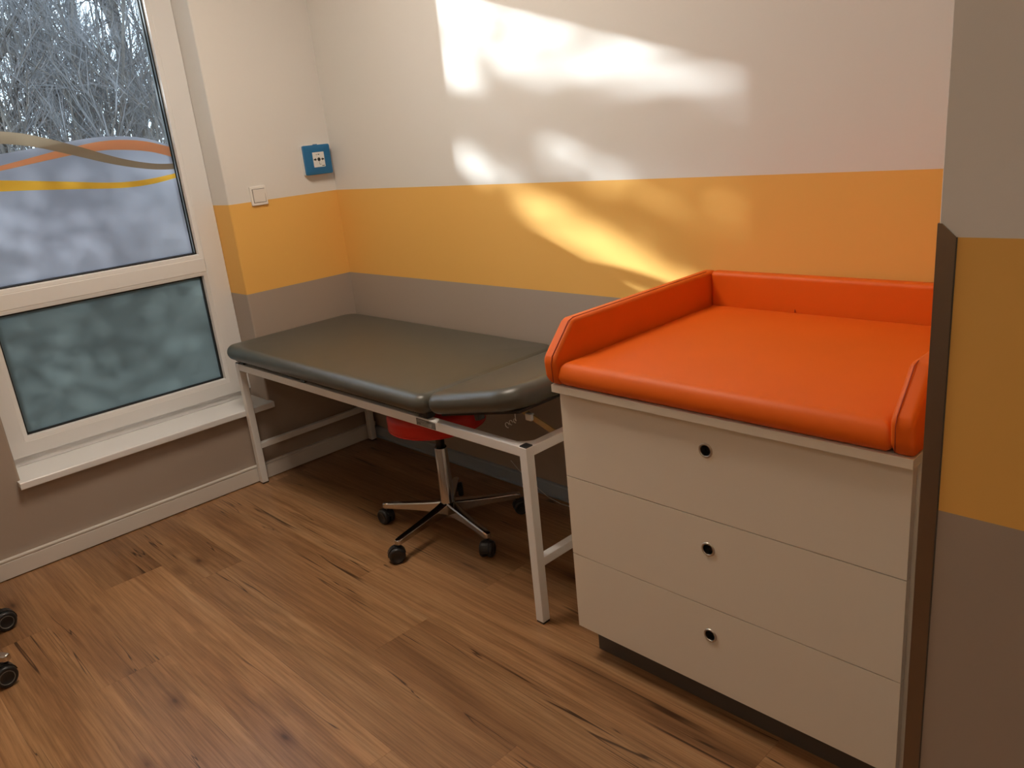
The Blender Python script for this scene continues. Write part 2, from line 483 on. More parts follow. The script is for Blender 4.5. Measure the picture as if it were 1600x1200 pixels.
FY0, FY1, FZ0, FZ1 = -1.550, WY1 - .001, 0.392, 2.42
link('outer_frame', frame_ring(FY0, FY1, FZ0, FZ1, GY0 - .018, GY1 + .018, ZB0 - .018, ZU1 + .018, FX0, FX1), M['pvc'], win, bevel=0.003)
link('transom', box(FX0, FX1, GY0 - .018, GY1 + .018, ZB1 + .018, ZU0 - .018), M['pvc'], win, bevel=0.003)
link('sill_profile', box(-0.245, -0.166, FY0 - .008, FY1, 0.356, FZ0), M['pvc'], win, bevel=0.002)
link('frame_shadow_gap', box(-0.25, -0.175, WY0 + .0005, FY0, FZ0, FZ1), M['gasket'], win)  # black strip stands in for the shade in this gap
link('top_fill', box(-0.25, -0.17, WY0 + .001, WY1 - .001, FZ1, WZ1 - .001), M['pvc'], win)
def bead(y0, y1, z0, z1):
    """sloping glazing bead ring around one pane"""
    bm = bmesh.new(); w = 0.019
    def ring(x, e): return [bm.verts.new((x, y0 - e, z0 - e)), bm.verts.new((x, y1 + e, z0 - e)), bm.verts.new((x, y1 + e, z1 + e)), bm.verts.new((x, y0 - e, z1 + e))]
    R_ = [ring(GX + .006, w), ring(FX1 - .0015, w), ring(FX1 - .0015, w - .004), ring(FX1 - .006, 0.002), ring(GX + .012, 0.0), ring(GX + .006, 0.0)]
    for a, b in zip(R_, R_[1:] + R_[:1]):
        for k in range(4): bm.faces.new((a[k], a[(k+1) % 4], b[(k+1) % 4], b[k]))
    return bm
for nm, (z0, z1) in (('upper', (ZU0, ZU1)), ('lower', (ZB0, ZB1))):
    link('glazing_bead', bead(GY0, GY1, z0, z1), M['pvc'], win, bevel=0.0012, seg=2)
    link('gasket', frame_ring(GY0 - .001, GY1 + .001, z0 - .001, z1 + .001, GY0 + .0055, GY1 - .0055, z0 + .0055, z1 - .0055, GX + .0005, GX + .014), M['gasket'], win)
    link('spacer_bar', frame_ring(GY0 - .001, GY1 + .001, z0 - .001, z1 + .001, GY0 + .009, GY1 - .009, z0 + .009, z1 - .009, GX - .022, GX - .0062), M['gasket'], win)
    link('glass_pane', box(GX - .004, GX, GY0 - .012, GY1 + .012, z0 - .012, z1 + .012), M['glass'], win)
# decorative film: heights measured along the pane (y, z)
def interp(T, y):
    T = sorted(T)
    if y <= T[0][0]:
        (a, b), (c, d) = T[0], T[1]
    elif y >= T[-1][0]:
        (a, b), (c, d) = T[-2], T[-1]
    else:
        for (a, b), (c, d) in zip(T, T[1:]):
            if a <= y <= c: break
    return b + (d - b) * (y - a) / (c - a)
def smooth_interp(T, y):
    return sum(interp(T, y + k*0.012) for k in range(-3, 4)) / 7
film_top = [(-1.47,1.497),(-1.38,1.510),(-1.290,1.5227),(-1.2195,1.5289),(-1.156,1.5351),(-1.0724,1.5440),(-.993,1.5537),(-.914,1.5572),(-.834,1.5539),(-.754,1.5408),(-.701,1.5229),(-.652,1.500)]
or_t = [(-1.47,1.455),(-1.38,1.467),(-1.301,1.4808),(-1.2268,1.4935),(-1.15,1.5074),(-1.0947,1.5183),(-1.0069,1.5300),(-.9486,1.5390),(-.8664,1.5415),(-.7837,1.5334),(-.7164,1.5180),(-.6508,1.493)]
or_b = [(-1.47,1.444),(-1.38,1.452),(-1.3057,1.4629),(-1.2322,1.4724),(-1.1563,1.4829),(-1.0785,1.4930),(-1.0389,1.498),(-.9324,1.5060),(-.8674,1.5027),(-.7673,1.4905),(-.7012,1.473),(-.6557,1.4542)]
br_t = [(-1.47,1.618),(-1.38,1.614),(-1.2694,1.6029),(-1.2014,1.5917),(-1.1336,1.5724),(-1.0645,1.5474),(-.9934,1.52),(-.9203,1.4892),(-.8437,1.4605),(-.7621,1.44),(-.711,1.4307),(-.6571,1.4281)]
br_b = [(-1.47,1.572),(-1.38,1.570),(-1.2807,1.5594),(-1.2125,1.5492),(-1.1438,1.5319),(-1.0742,1.5086),(-1.0024,1.4836),(-.9281,1.4569),(-.85,1.4342),(-.7678,1.4157),(-.7163,1.4079),(-.6579,1.4045)]
ye_t = [(-1.47,1.448),(-1.38,1.440),(-1.314,1.4308),(-1.245,1.4223),(-1.174,1.4128),(-1.1006,1.403),(-1.0249,1.392),(-.9466,1.3807),(-.8644,1.3739),(-.7773,1.3754),(-.7228,1.3798),(-.6618,1.3873)]
ye_b = [(-1.47,1.405),(-1.38,1.398),(-1.3244,1.3911),(-1.2542,1.3865),(-1.1822,1.3803),(-1.108,1.3731),(-1.0312,1.3664),(-.9521,1.3579),(-.8697,1.3516),(-.7826,1.3526),(-.7283,1.358),(-.6546,1.3690)]
def strip(top, bot, x, y0, y1, th=0.0003, n=64):
    bm = bmesh.new(); R_ = []
    for i in range(n+1):
        y = y0 + (y1 - y0)*i/n
        t = smooth_interp(top, y); b = smooth_interp(bot, y) if not isinstance(bot, float) else bot
        R_.append([bm.verts.new(q) for q in ((x, y, b), (x, y, t))])
    for a, b in zip(R_, R_[1:]): bm.faces.new((a[0], b[0], b[1], a[1]))
    return bm
FE0, FE1 = GY0 + .007, GY1 - .0115
link('frosted_film', strip(film_top, ZU0 + .0075, GX + .0006, FE0, FE1), M['film'], win)
link('film_stripe', strip(or_t, or_b, GX + .0012, FE0, FE1), M['f_or'], win)['label'] = 'orange wavy film stripe'
link('film_stripe', strip(ye_t, ye_b, GX + .0012, FE0, FE1), M['f_ye'], win)['label'] = 'yellow wavy film stripe'
link('film_stripe', strip(br_t, br_b, GX + .0018, FE0, FE1), M['f_br'], win)['label'] = 'taupe wavy film stripe'
link('frosted_film', box(GX + .0004, GX + .0007, FE0, GY1 - .0065, ZB0 + .006, ZB1 - .006), M['film_low'], win)['label'] = 'plain frosted film, tinted darker for the dim ground outside'
link('exterior_sill', box(-0.40, -0.256, WY0 + .01, WY1 - .01, 0.34, 0.365), M['alu'], win, bevel=0.002)

# ------------------------------------------------------------------ stainless corner guard on the wall end
cg = empty('corner_guard', (PX, PY, 0), label='brushed stainless corner guard with angled top on the wall end beside the white cabinet', cat='corner guard')
th = 0.0018; W_ = 0.0215
bm = bmesh.new()
aprism(bm, [(-th, 0.002), (W_, 0.002), (W_, 1.2375), (0.004, 1.2545), (-th, 1.2545)], lambda a, b: (a, -th - .0003, b), lambda a, b: (a, -.0003, b))
link('front_flange', bm, M['steel'], cg, bevel=0.0004, seg=1)
bm = bmesh.new()
aprism(bm, [(0.0, 0.002), (W_, 0.002), (W_, 1.2375), (0.004, 1.2545), (0.0, 1.2545)], lambda a, b: (-th - .0003, a, b), lambda a, b: (-.0003, a, b))
link('side_flange', bm, M['steel'], cg, bevel=0.0004, seg=1)
link('silicone_joint', box(W_, W_ + .0016, -th * .8, -.0002, 0.002, 1.237), M['plinth'], cg)

# ------------------------------------------------------------------ chest of drawers
KX0, KX1, KY = 2.0087, 2.8568, -0.7069
cab = empty('changing_cabinet', ((KX0 + KX1)/2, KY/2, 0), label='white three-drawer baby changing cabinet on a dark recessed plinth', cat='cabinet')
def P_(bm, o):   # shift world-space bmesh to be relative to thing
    bmesh.ops.translate(bm, verts=bm.verts[:], vec=-Vector(o.location)); return bm
bm = bmesh.new()
CX0, CX1 = KX0 - .004, KX1 + .0055
for b in ((CX0, CX0 + .018, -.683, -.012, .10, .79), (CX1 - .018, CX1, -.683, -.012, .10, .79), (CX0 + .018, CX1 - .018, -.680, -.012, .10, .118), (CX0 + .018, CX1 - .018, -.024, -.012, .118, .79), (CX0 + .018, CX1 - .018, -.680, -.60, .772, .79)):
    abox(bm, *b)
link('carcass', P_(bm, cab), M['lam'], cab, bevel=0.0006, seg=1)
link('plinth', P_(box(KX0 + .018, KX1 - .02, -.652, -.03, 0.0005, .0995), cab), M['plinth'], cab, bevel=0.001, seg=1)
link('worktop', P_(box(KX0 - .0085, KX1 + .0065, -.7275, -.004, .7905, .8105), cab), M['lam'], cab, bevel=0.001, seg=2)
def drawer_front(x0, x1, z0, z1, hx, hz, r=0.0150):
    bm = bmesh.new(); n = 40
    y0, y1 = KY, KY + 0.019
    rect = [bm.verts.new((x, y0, z)) for x, z in ((x0, z0), (x1, z0), (x1, z1), (x0, z1))]
    circ = [bm.verts.new((hx + r*cos(2*pi*k/n), y0, hz + r*sin(2*pi*k/n))) for k in range(n)]
    E_ = [bm.edges.new((rect[i], rect[(i+1) % 4])) for i in range(4)] + [bm.edges.new((circ[i], circ[(i+1) % n])) for i in range(n)]
    bmesh.ops.triangle_fill(bm, use_beauty=True, use_dissolve=False, edges=E_)
    g = bmesh.ops.extrude_face_region(bm, geom=bm.faces[:])
    bmesh.ops.translate(bm, verts=[v for v in g['geom'] if isinstance(v, bmesh.types.BMVert)], vec=(0, y1 - y0, 0))
    return bm
HX = 2.4305
for (z0, z1, hz, lb) in ((.1005, .3265, .2515, 'lowest drawer'), (.3290, .5545, .4800, 'middle drawer'), (.5570, .7820, .7225, 'top drawer')):
    d = link('drawer', P_(drawer_front(KX0, KX1, z0, z1, HX, hz), cab), M['lam'], cab)
    bm = bmesh.new(); rr = []
    n = 40
    for R0, dy in ((.0172, 0.0), (.0168, -.0022), (.0155, -.0030), (.0130, -.0026), (.0124, -.0010), (.0124, .018), (.0148, .018), (.0148, 0.0)):
        rr.append([bm.verts.new((HX + R0*cos(2*pi*k/n), KY + dy - .0001, hz + R0*sin(2*pi*k/n))) for k in range(n)])
    for a, b in zip(rr, rr[1:]):
        for k in range(n): bm.faces.new((a[k], a[(k+1) % n], b[(k+1) % n], b[k]))
    link('pull_ring', P_(bm, cab), M['ring'], d, smooth=True)
    link('pull_recess', P_(lathe([(.0140, KY + .0185), (.0140, KY + .021), (.006, KY + .0215)], (HX, 0, hz), 24, 'y'), cab), M['hole'], d)

# ------------------------------------------------------------------ orange changing mat (rests on the cabinet)
matt = empty('changing_mat', (2.43, -.37, .811), label='orange padded changing mat with raised bolsters on the white cabinet', cat='changing mat')
MZ = .8112
BT = .041
def side_bolster(x0, x1):
    """side bolster: profile in (y,z) with chamfered front, rounded edges"""
    prof = [(-.722, MZ), (-.738, MZ + .022), (-.742, MZ + .065), (-.735, MZ + .079), (-.668, .961), (-.655, .9665), (-.012, .9665), (-.010, MZ)]
    bm = bmesh.new()
    aprism(bm, prof, lambda a, b: (x0, a, b), lambda a, b: (x1, a, b))
    return bm
bl = link('side_bolster', P_(side_bolster(1.9925, 1.9925 + BT), matt), M['orange'], matt, bevel=0.010, seg=4, ang=25)
br = link('side_bolster', P_(side_bolster(2.8245, 2.8245 + BT), matt), M['orange'], matt, bevel=0.010, seg=4, ang=25)
rb = link('rear_bolster', P_(box(1.9925 + BT - .002, 2.8265, -.049, -.009, MZ, .9685), matt), M['orange'], matt, bevel=0.014, seg=5)
pad = link('mat_cushion', P_(cushion(1.9925 + BT - .004, 2.8285, -.736, -.046, MZ, .872, (.01, .01, .014, .014), .026, crown=.003, top_bias=.42), matt), M['orange'], matt, smooth=True)
# seam stitching along the bolsters
def seam(x):
    return [(x, -.7405, MZ + .012), (x, -.7435, MZ + .06), (x, -.7380, MZ + .0775), (x, -.6695, .9628), (x, -.652, .9672)]
bm = bmesh.new(); atube(bm, seam(2.0225), .0011, 6); link('seam', P_(bm, matt), M['thread'], bl, smooth=True)
bm = bmesh.new(); atube(bm, [(2.02, -.652, .9672), (2.0215, -.052, .9672)], .0010, 6)
link('seam', P_(bm, matt), M['thread'], bl, smooth=True)
bm = bmesh.new(); atube(bm, seam(2.836), .0011, 6); link('seam', P_(bm, matt), M['thread'], br, smooth=True)
bm = bmesh.new(); atube(bm, [(2.300, -.0497, .868), (2.300, -.0497, .876)], .0018, 6)
link('seam', P_(bm, matt), M['thread'], rb, smooth=True)

# ------------------------------------------------------------------ examination couch
QX0, QX1, QY0, QY1, QZ = 0.029, 1.824, -0.6683, -0.034, 0.575
T_ = 0.030
couch = empty('examination_couch', (0.93, -.35, 0), label='white steel examination couch with grey upholstered pads beneath the yellow band', cat='couch')
def cl(name, bm, m, parent=couch, **k): return link(name, P_(bm, couch), M[m], parent, **k)
for x0, y0 in ((QX0, QY0), (QX1 - T_, QY0), (QX0, QY1 - T_), (QX1 - T_, QY1 - T_)):
    lg = cl('leg', box(x0, x0 + T_, y0, y0 + T_, 0.006, QZ - .001), 'powder', bevel=0.0022)
    cl('foot_cap', box(x0 + .001, x0 + T_ - .001, y0 + .001, y0 + T_ - .001, 0.0003, .0065), 'black', lg, bevel=0.001)
    cl('end_cap', box(x0 + .0012, x0 + T_ - .0012, y0 + .0012, y0 + T_ - .0012, QZ - .002, QZ + .0028), 'black', lg, bevel=0.002)
RZ0, RZ1 = QZ - .031, QZ - .001
for y0 in (QY0 + .0005, QY1 - T_ + .0005):
    cl('long_rail', box(QX0 + T_ - .001, QX1 - T_ + .001, y0, y0 + T_ - .001, RZ0, RZ1), 'powder', bevel=0.002)
for x0 in (QX0 + .0005, QX1 - T_ + .0005):
    cl('end_rail', box(x0, x0 + T_ - .001, QY0 + T_ - .001, QY1 - T_ + .001, RZ0, RZ1), 'powder', bevel=0.002)
cl('stretcher', box(QX0 + .004, QX0 + T_ - .001, QY0 + T_ - .001, QY1 - T_ + .001, .166, .192), 'powder', bevel=0.002)
cl('stretcher', box(QX1 - T_ + .002, QX1 - .001, QY0 + T_ - .001, QY1 - T_ + .001, .189, .217), 'powder', bevel=0.002)
# corner gussets with a curved inner edge
def gusset(cx, cy, sx, sy):
    pts = [(cx, cy), (cx + sx*.065, cy)]
    for k in range(1, 8):
        t = k/8; a = (1-t)**2; b = 2*t*(1-t); c = t*t
        pts.append((a*(cx + sx*.065) + b*(cx + sx*.012) + c*cx, a*cy + b*(cy + sy*.012) + c*(cy + sy*.065)))
    pts.append((cx, cy + sy*.065))
    bm = bmesh.new(); aprism(bm, pts, lambda x, y: (x, y, QZ - .0095), lambda x, y: (x, y, QZ - .0065)); return bm
for cx, cy, sx, sy in ((QX1 - T_, QY0 + T_, -1, 1), (QX0 + T_, QY0 + T_, 1, 1), (QX1 - T_, QY1 - T_, -1, -1), (QX0 + T_, QY1 - T_, 1, -1)):
    cl('gusset_plate', gusset(cx, cy, sx, sy), 'powder')
# main pad
cl('main_pad', cushion(0.006, 1.398, -.698, -.022, .592, .660, (.085, .085, .045, .045), .034, crown=.004), 'vinyl', smooth=True)
cl('pad_board', box(0.04, 1.36, -.665, -.055, .585, .5925), 'underside')
for x in (.09, .60, 1.343):
    for y in (QY0 + .015, QY1 - .015):
        cl('pad_bracket', box(x - .013, x + .013, y - .010, y + .012, RZ1, .5855), 'black', bevel=0.002)
cl('hinge_block', box(1.352, 1.378, -.665, -.630, RZ1, .612), 'black', bevel=0.003)
cl('hinge_block', box(1.352, 1.378, -.075, -.045, RZ1, .612), 'black', bevel=0.003)
# raised head pad
hp = cushion(0.0, 0.425, -.690, -.026, -.070, 0.0, (.085, .04, .04, .10), .034, crown=.003)
TILT = Matrix.Translation((1.396, 0, .664)) @ Matrix.Rotation(radians(-12.0), 4, 'Y')
bmesh.ops.transform(hp, matrix=TILT, verts=hp.verts[:])
head = cl('head_pad', hp, 'vinyl', smooth=True)
bm = box(.03, .395, -.655, -.060, -.0775, -.070); bmesh.ops.transform(bm, matrix=TILT, verts=bm.verts[:])
cl('pad_board', bm, 'underside', head)
bm = box(.170, .190, -.640, -.615, -.100, -.0775); bmesh.ops.transform(bm, matrix=TILT, verts=bm.verts[:])
cl('stop_block', bm, 'black', head, bevel=0.002)
bm = bmesh.new()
for k, (cx_, cz_, rr_) in enumerate(((.330, -.110, .008), (.345, -.104, .007), (.360, -.100, .006))):
    atube(bm, [(cx_ + rr_*cos(a*pi/5), -.655 + .003*k, cz_ + rr_*sin(a*pi/5)) for a in range(9)], .0007, 5)
atube(bm, [(.37, -.655, -.0975), (.374, -.655, -.0775)], .0007, 5)
bmesh.ops.transform(bm, matrix=TILT, verts=bm.verts[:])
tg = cl('loose_thread', bm, 'card', head, smooth=True); tg['label'] = 'pale curled loose threads'
# ratchet stays holding the head pad
for y in (-.515, -.185):
    bm = bmesh.new()
    a, b = Vector((1.60, y, .632)), Vector((1.815, y + .01, .548))
    d = (b - a).normalized(); s = Vector((0, 1, 0)); u = d.cross(s)
    A = [a + u*.010*i + s*.0025*j for i, j in ((-1,-1),(1,-1),(1,1),(-1,1))]; B = [q + (b - a) for q in A]
    A = [bm.verts.new(q) for q in A]; B = [bm.verts.new(q) for q in B]
    bm.faces.new(A); bm.faces.new(B[::-1])
    for i in range(4): bm.faces.new((A[i], A[(i+1) % 4], B[(i+1) % 4], B[i]))
    rt = cl('ratchet_stay', bm, 'zinc', bevel=0.0008)
    m_ = a + (b - a)*.42
    cl('ratchet_catch', box(m_.x - .012, m_.x + .014, y - .008, y + .008, m_.z - .013, m_.z + .010), 'card', rt, bevel=0.003)
cl('cross_tube', tube([(1.800, QY0 + T_, .548), (1.800, QY1 - T_, .548)], .0075, 12), 'zinc', smooth=True)
# nameplate on the front rail with worn print
npz = cl('nameplate', box(1.322, 1.419, QY0 - .0012, QY0 + .0005, .5475, .5705), 'plate', bevel=0.0005, seg=1)
random.seed(3)
bm = bmesh.new()
for r, (z, hh, xa, xb) in enumerate(((.5655, .0030, 1.328, 1.375), (.5605, .0026, 1.326, 1.398), (.5550, .0045, 1.345, 1.400), (.5503, .0022, 1.330, 1.395))):
    x = xa
    while x < xb:
        w = random.uniform(.0016, .0042)
        abox(bm, x, x + w, QY0 - .00155, QY0 - .0011, z - hh/2, z + hh/2); x += w + random.uniform(.0008, .0022)
q_ = cl('printed_text', bm, 'print', npz); q_['label'] = 'small worn printing'; q_['kind'] = 'stuff'

# ------------------------------------------------------------------ swivel stools
def swivel(name, cx, cy, rot, R, seat_z, seat_mat, label, cs=1.0, cap=None, swiv=None):
    t = empty(name, (cx, cy, 0), label=label, cat='stool')
    # column with a chrome sleeve, gas spring and hub
    link('column_sleeve', lathe([(.030, .060), (.0335, .066), (.0335, .108), (.0260, .128), (.0236, .335), (.0215, .340), (.0215, .335)], n=32), M['chrome'], t, smooth=True)
    link('gas_spring', lathe([(.0165, .33), (.0165, seat_z - .012)], n=24), M['black'], t, smooth=True)
    link('seat_plate', lathe([(.05, seat_z - .014), (.10, seat_z - .010), (.15, seat_z - .002), (.15, seat_z)], n=32), M['black'], t, smooth=True)
    r_ = .180
    prof = [(.150, seat_z), (.168, seat_z + .002), (.176, seat_z + .008), (.179, seat_z + .012), (.1795, seat_z + .028), (.1805, seat_z + .048), (.178, seat_z + .064), (.168, seat_z + .077), (.150, seat_z + .084), (.11, seat_z + .087), (.05, seat_z + .088)]
    s = link('seat', lathe(prof, n=56), M[seat_mat], t, smooth=True)
    bm = bmesh.new(); n = 64
    atube(bm, [(.1775*cos(2*pi*k/n), .1775*sin(2*pi*k/n), seat_z + .010) for k in range(n+1)], .0028, 8, cap=False)
    link('piping', bm, M[seat_mat], s, smooth=True)
    for k in range(5):
        a = radians(rot + 72*k); ca, sa = cos(a), sin(a)
        def W(r, s_, z): return (r*ca - s_*sa, r*sa + s_*ca, z)
        bm = bmesh.new(); rings = []; dz = (cs - 1)*.056
        # tapering cast arm, ridge on top
        for r, w, zt, h in ((.018, .020, .112, .050), (.05, .0185, .106, .042), (.10, .0165, .099, .033), (.17, .0145, .091, .026), (R - .012, .0130, .083, .022), (R + .006, .0125, .080, .020), (R + .014, .0085, .078, .017)):
            rings.append([bm.verts.new(W(r, s_*w, z + dz)) for s_, z in ((-1, zt - h), (-1, zt - .005), (-.72, zt), (.72, zt), (1, zt - .005), (1, zt - h), (.6, zt - h - .001), (-.6, zt - h - .001))])
        for A, B in zip(rings, rings[1:]):
            for j in range(8): bm.faces.new((A[j], A[(j+1) % 8], B[(j+1) % 8], B[j]))
        bm.faces.new(rings[0][::-1]); bm.faces.new(rings[-1])
        arm = link('base_arm', bm, M['chrome'], t, bevel=0.0015, seg=2)
        # twin-wheel caster below the arm end
        sw = radians(swiv[k]) if swiv else a + 1.9*((k*37) % 5 - 2)
        px, py = R*ca, R*sa
        ox, oy = px + .012*cs*cos(sw), py + .012*cs*sin(sw)
        bm = bmesh.new(); atube(bm, [(px, py, .050), (px, py, .066 + dz)], .0065, 12)
        ax = Vector((-sin(sw), cos(sw), 0)); fx = Vector((cos(sw), sin(sw), 0)); zc = .0262*cs
        # hood
        hood = []
        for side in (-1, 1):
            rg = []
            for q in range(11):
                an = radians(-5 + 175*q/10)
                rg.append(bm.verts.new(Vector((ox, oy, zc)) + ax*side*.010*cs + fx*(.0285*cs*cos(an)) + Vector((0, 0, .0285*cs*sin(an)))))
            hood.append(rg)
        for q in range(10): bm.faces.new((hood[0][q], hood[0][q+1], hood[1][q+1], hood[1][q]))
        bm.faces.new(hood[0][::-1]); bm.faces.new(hood[1])
        cst = link('caster', bm, M['black'], t, smooth=False)
        for side in (-1, 1):
            bm = bmesh.new(); rg = []
            for rr, off in ((.004, .004), (.0225, .004), (.0255, .007), (.0260, .011), (.0255, .017), (.0225, .0205), (.0175, .0215), (.0165, .0200), (.004, .0200)):
                rr *= cs; off *= cs
                rg.append([bm.verts.new(Vector((ox, oy, zc)) + ax*side*off + fx*rr*cos(2*pi*q/28) + Vector((0, 0, rr*sin(2*pi*q/28)))) for q in range(28)])
            for A, B in zip(rg, rg[1:]):
                for q in range(28): bm.faces.new((A[q], A[(q+1) % 28], B[(q+1) % 28], B[q]))
            bm.faces.new(rg[0]); bm.faces.new(rg[-1])
            w = link('caster_wheel', bm, M['black'], cst, smooth=True)
            if cap:
                bm = bmesh.new(); c0 = Vector((ox, oy, zc)) + ax*side*.0206*cs
                atube(bm, [c0 + fx*.0165*cs*cos(2*pi*q/28) + Vector((0, 0, .0165*cs*sin(2*pi*q/28))) for q in range(29)], .0016, 6, cap=False)
                rg_ = link('wheel_ring', bm, M[cap], cst, smooth=True)
    return t
swivel('swivel_stool', 1.115, -.432, 206, .268, .428, 'red', 'red round swivel stool on chrome five-star base beneath the couch',
       cs=1.15, swiv=(185, 240, 300, 60, 140))
swivel('swivel_stool', .535, -2.068, 46, .300, .470, 'vinyl', 'swivel stool cut off by the left photo edge, only its black ringed casters showing', cap='plate',
       cs=1.28, swiv=(-82, 95, 200, 250, 300))

# ------------------------------------------------------------------ house-alarm call point
al = empty('call_point', (0, -.0887, 1.381), label='blue wall-mounted alarm call point with white press panel near the corner', cat='alarm button')
def rbox(x0, x1, hy, hz, r, dome=0.0):
    bm = bmesh.new()
    pts = rrect(-hy, hy, -hz, hz, r, 6)
    A = [bm.verts.new((x0, *p)) for p in pts]; B = [bm.verts.new((x1, *p)) for p in pts]
    n = len(pts); bm.faces.new(A[::-1])
    for i in range(n): bm.faces.new((A[i], A[(i+1) % n], B[(i+1) % n], B[i]))
    if dome:
        prev = B
        for ins, dx in ((.004, dome*.45), (.012, dome*.8), (.022, dome)):
            C_ = [bm.verts.new((x1 + dx, *p)) for p in rrect(-hy + ins, hy - ins, -hz + ins, hz - ins, max(r - ins, .002), 6)]
            for i in range(n): bm.faces.new((prev[i], prev[(i+1) % n], C_[(i+1) % n], C_[i]))
            prev = C_
        bm.faces.new(prev)
    else: bm.faces.new(B)
    return bm
link('back_box', rbox(0.0005, .016, .0690, .0655, .006), M['card'], al, bevel=0.001)
cv = link('cover', rbox(.016, .029, .0680, .0645, .007, dome=.004), M['blue'], al, smooth=False, bevel=0.0008)
link('panel_surround', rbox(.0325, .0350, .0375, .0390, .006), M['blue'], al, bevel=0.001)
link('cover_catch', box(.020, .031, -.012, .006, .0645, .0675), M['blue'], al, bevel=0.001)
link('hinge_strip', box(.0330, .0342, .0395, .0605, -.050, .0560), M['blue'], al, bevel=0.0008)
pp = link('press_panel', rbox(.0348, .0362, .0295, .0325, .002), M['card'], al, bevel=0.0005)
bm = lathe([(.0080, .0362), (.0080, .0366), (.002, .0366)], (0, 0, .001), 32, 'x'); link('target_dot', bm, M['ink'], pp)
for s in (-1, 1):
    bm = bmesh.new()
    aprism(bm, [(s*.0115, .001), (s*.0185, .0080), (s*.0185, .0040), (s*.0265, .0040), (s*.0265, -.0020), (s*.0185, -.0020), (s*.0185, -.0060)], lambda a, b: (.0362, a, b), lambda a, b: (.0366, a, b))
    link('arrow_mark', bm, M['ink'], pp)
bm = bmesh.new()
abox(bm, .0362, .0365, -.011, -.008, .0205, .0240); abox(bm, .0362, .0365, -.003, -.0005, .0210, .0240); abox(bm, .0362, .0365, .000, .0055, .0205, .0240)
abox(bm, .0362, .0365, -.0006, .0006, -.021, -.008)
abox(bm, .0362, .0365, .001, .008, -.0215, -.0200); abox(bm, .0362, .0365, .012, .0255, -.0290, -.0260)
q_ = link('panel_printing', bm, M['ink'], pp); q_['label'] = 'tiny dark printing'; q_['kind'] = 'stuff'

# ------------------------------------------------------------------ light switch
sw = empty('light_switch', (0, -.397, 1.2590), label='square white rocker light switch straddling the white and yellow paint', cat='light switch')
link('switch_frame', rbox(0.0003, .0085, .0385, .0405, .004), M['switch'], sw, bevel=0.002)
bm = bmesh.new()
aprism(bm, [(-.0275, .0085), (.0275, .0085), (.0275, .0150), (0.0, .0118), (-.0275, .0105)], lambda b, a: (a, -.0265, b), lambda b, a: (a, .0285, b))
link('rocker', bm, M['switch'], sw, bevel=0.0008)
link('rocker_gap', box(.0080, .0089, -.0285, .0305, -.0295, .0295), M['plinth'], sw)
link('indicator', box(.0118, .0140, -.020, -.016, .0190, .0210), M['black'], sw)

# ------------------------------------------------------------------ thin cable loop behind the stool, by the back skirting
bm = bmesh.new()
atube(bm, [(1.018, -.004, .100), (1.074, -.018, .078), (1.173, -.0262, .034), (1.245, -.0300, .0045), (1.33, -.045, .0035), (1.42, -.04, .0035)], .0014, 6)
tag(link('thin_cable', bm, M['card'], smooth=True), 'thin pale cable running down over the grey skirting behind the couch', 'cable')

# ------------------------------------------------------------------ ceiling luminaire (above the couch side of the room)
lt = empty('ceiling_light', (1.20, -1.15, RH), label='square flat ceiling light panel above the open floor', cat='ceiling light')
link('housing', box(-.32, .32, -.32, .32, -.045, -.001), M['pvc'], lt, bevel=0.003)
link('diffuser', box(-.295, .295, -.295, .295, -.0475, -.0452), M['lamp'], lt)

lt_fill = empty('ceiling_light', (3.45, -2.90, RH), label='added fill light panel on the unseen ceiling behind the viewpoint', cat='ceiling light')  # added fill panel, only there to brighten the wall end and cabinet side
link('housing', box(-.32, .32, -.32, .32, -.045, -.001), M['pvc'], lt_fill, bevel=0.003)
link('diffuser', box(-.295, .295, -.295, .295, -.0475, -.0452), M['lamp_fill'], lt_fill)

# ------------------------------------------------------------------ outdoors
def ground():
    bm = bmesh.new()
    nx, ny = 30, 30
    V = [[None]*(ny+1) for _ in range(nx+1)]
    for i in range(nx+1):
        for j in range(ny+1):
            x = -TW - 45*(i/nx)**1.3; y = -28 + 60*j/ny
            z = -0.25 + .12*noise.noise(Vector((x*.35, y*.35, 0))) + max(0, (-x - 8))*.03
            V[i][j] = bm.verts.new((x, y, z))
    for i in range(nx):
        for j in range(ny): bm.faces.new((V[i][j], V[i+1][j], V[i+1][j+1], V[i][j+1]))
    return bm
tag(link('ground', ground(), M['ground'], smooth=True), kind='structure')

class Mesh:
    def __init__(s): s.v = []; s.f = []
    def tube(s, pts, r0, r1, n=3):
        base = len(s.v); m_ = len(pts)
        for i, p in enumerate(pts):
            a = pts[max(i-1, 0)]; b = pts[min(i+1, m_-1)]
            t = (b - a).normalized(); u = t.orthogonal().normalized(); w = t.cross(u)
            r = r0 + (r1 - r0)*i/(m_-1)
            for k in range(n):
                q = p + (u*cos(2*pi*k/n) + w*sin(2*pi*k/n))*r
                s.v.append((q.x, q.y, q.z))
        for i in range(m_-1):
            for k in range(n):
                k2 = (k+1) % n
                s.f.append((base+i*n+k, base+i*n+k2, base+(i+1)*n+k2, base+(i+1)*n+k))
    def me(s, name, m):
        me = bpy.data.meshes.new(name); me.from_pydata(s.v, [], s.f); me.materials.append(m); return me

def bough(rng, start, dirn, length, wob, up, n=6):
    pts = [start.copy()]; d = dirn.normalized()
    for i in range(n):
        d = (d + Vector((rng.uniform(-1, 1), rng.uniform(-1, 1), rng.uniform(-1, 1)))*wob + Vector((0, 0, up))).normalized()
        pts.append(pts[-1] + d*(length/n))
    return pts

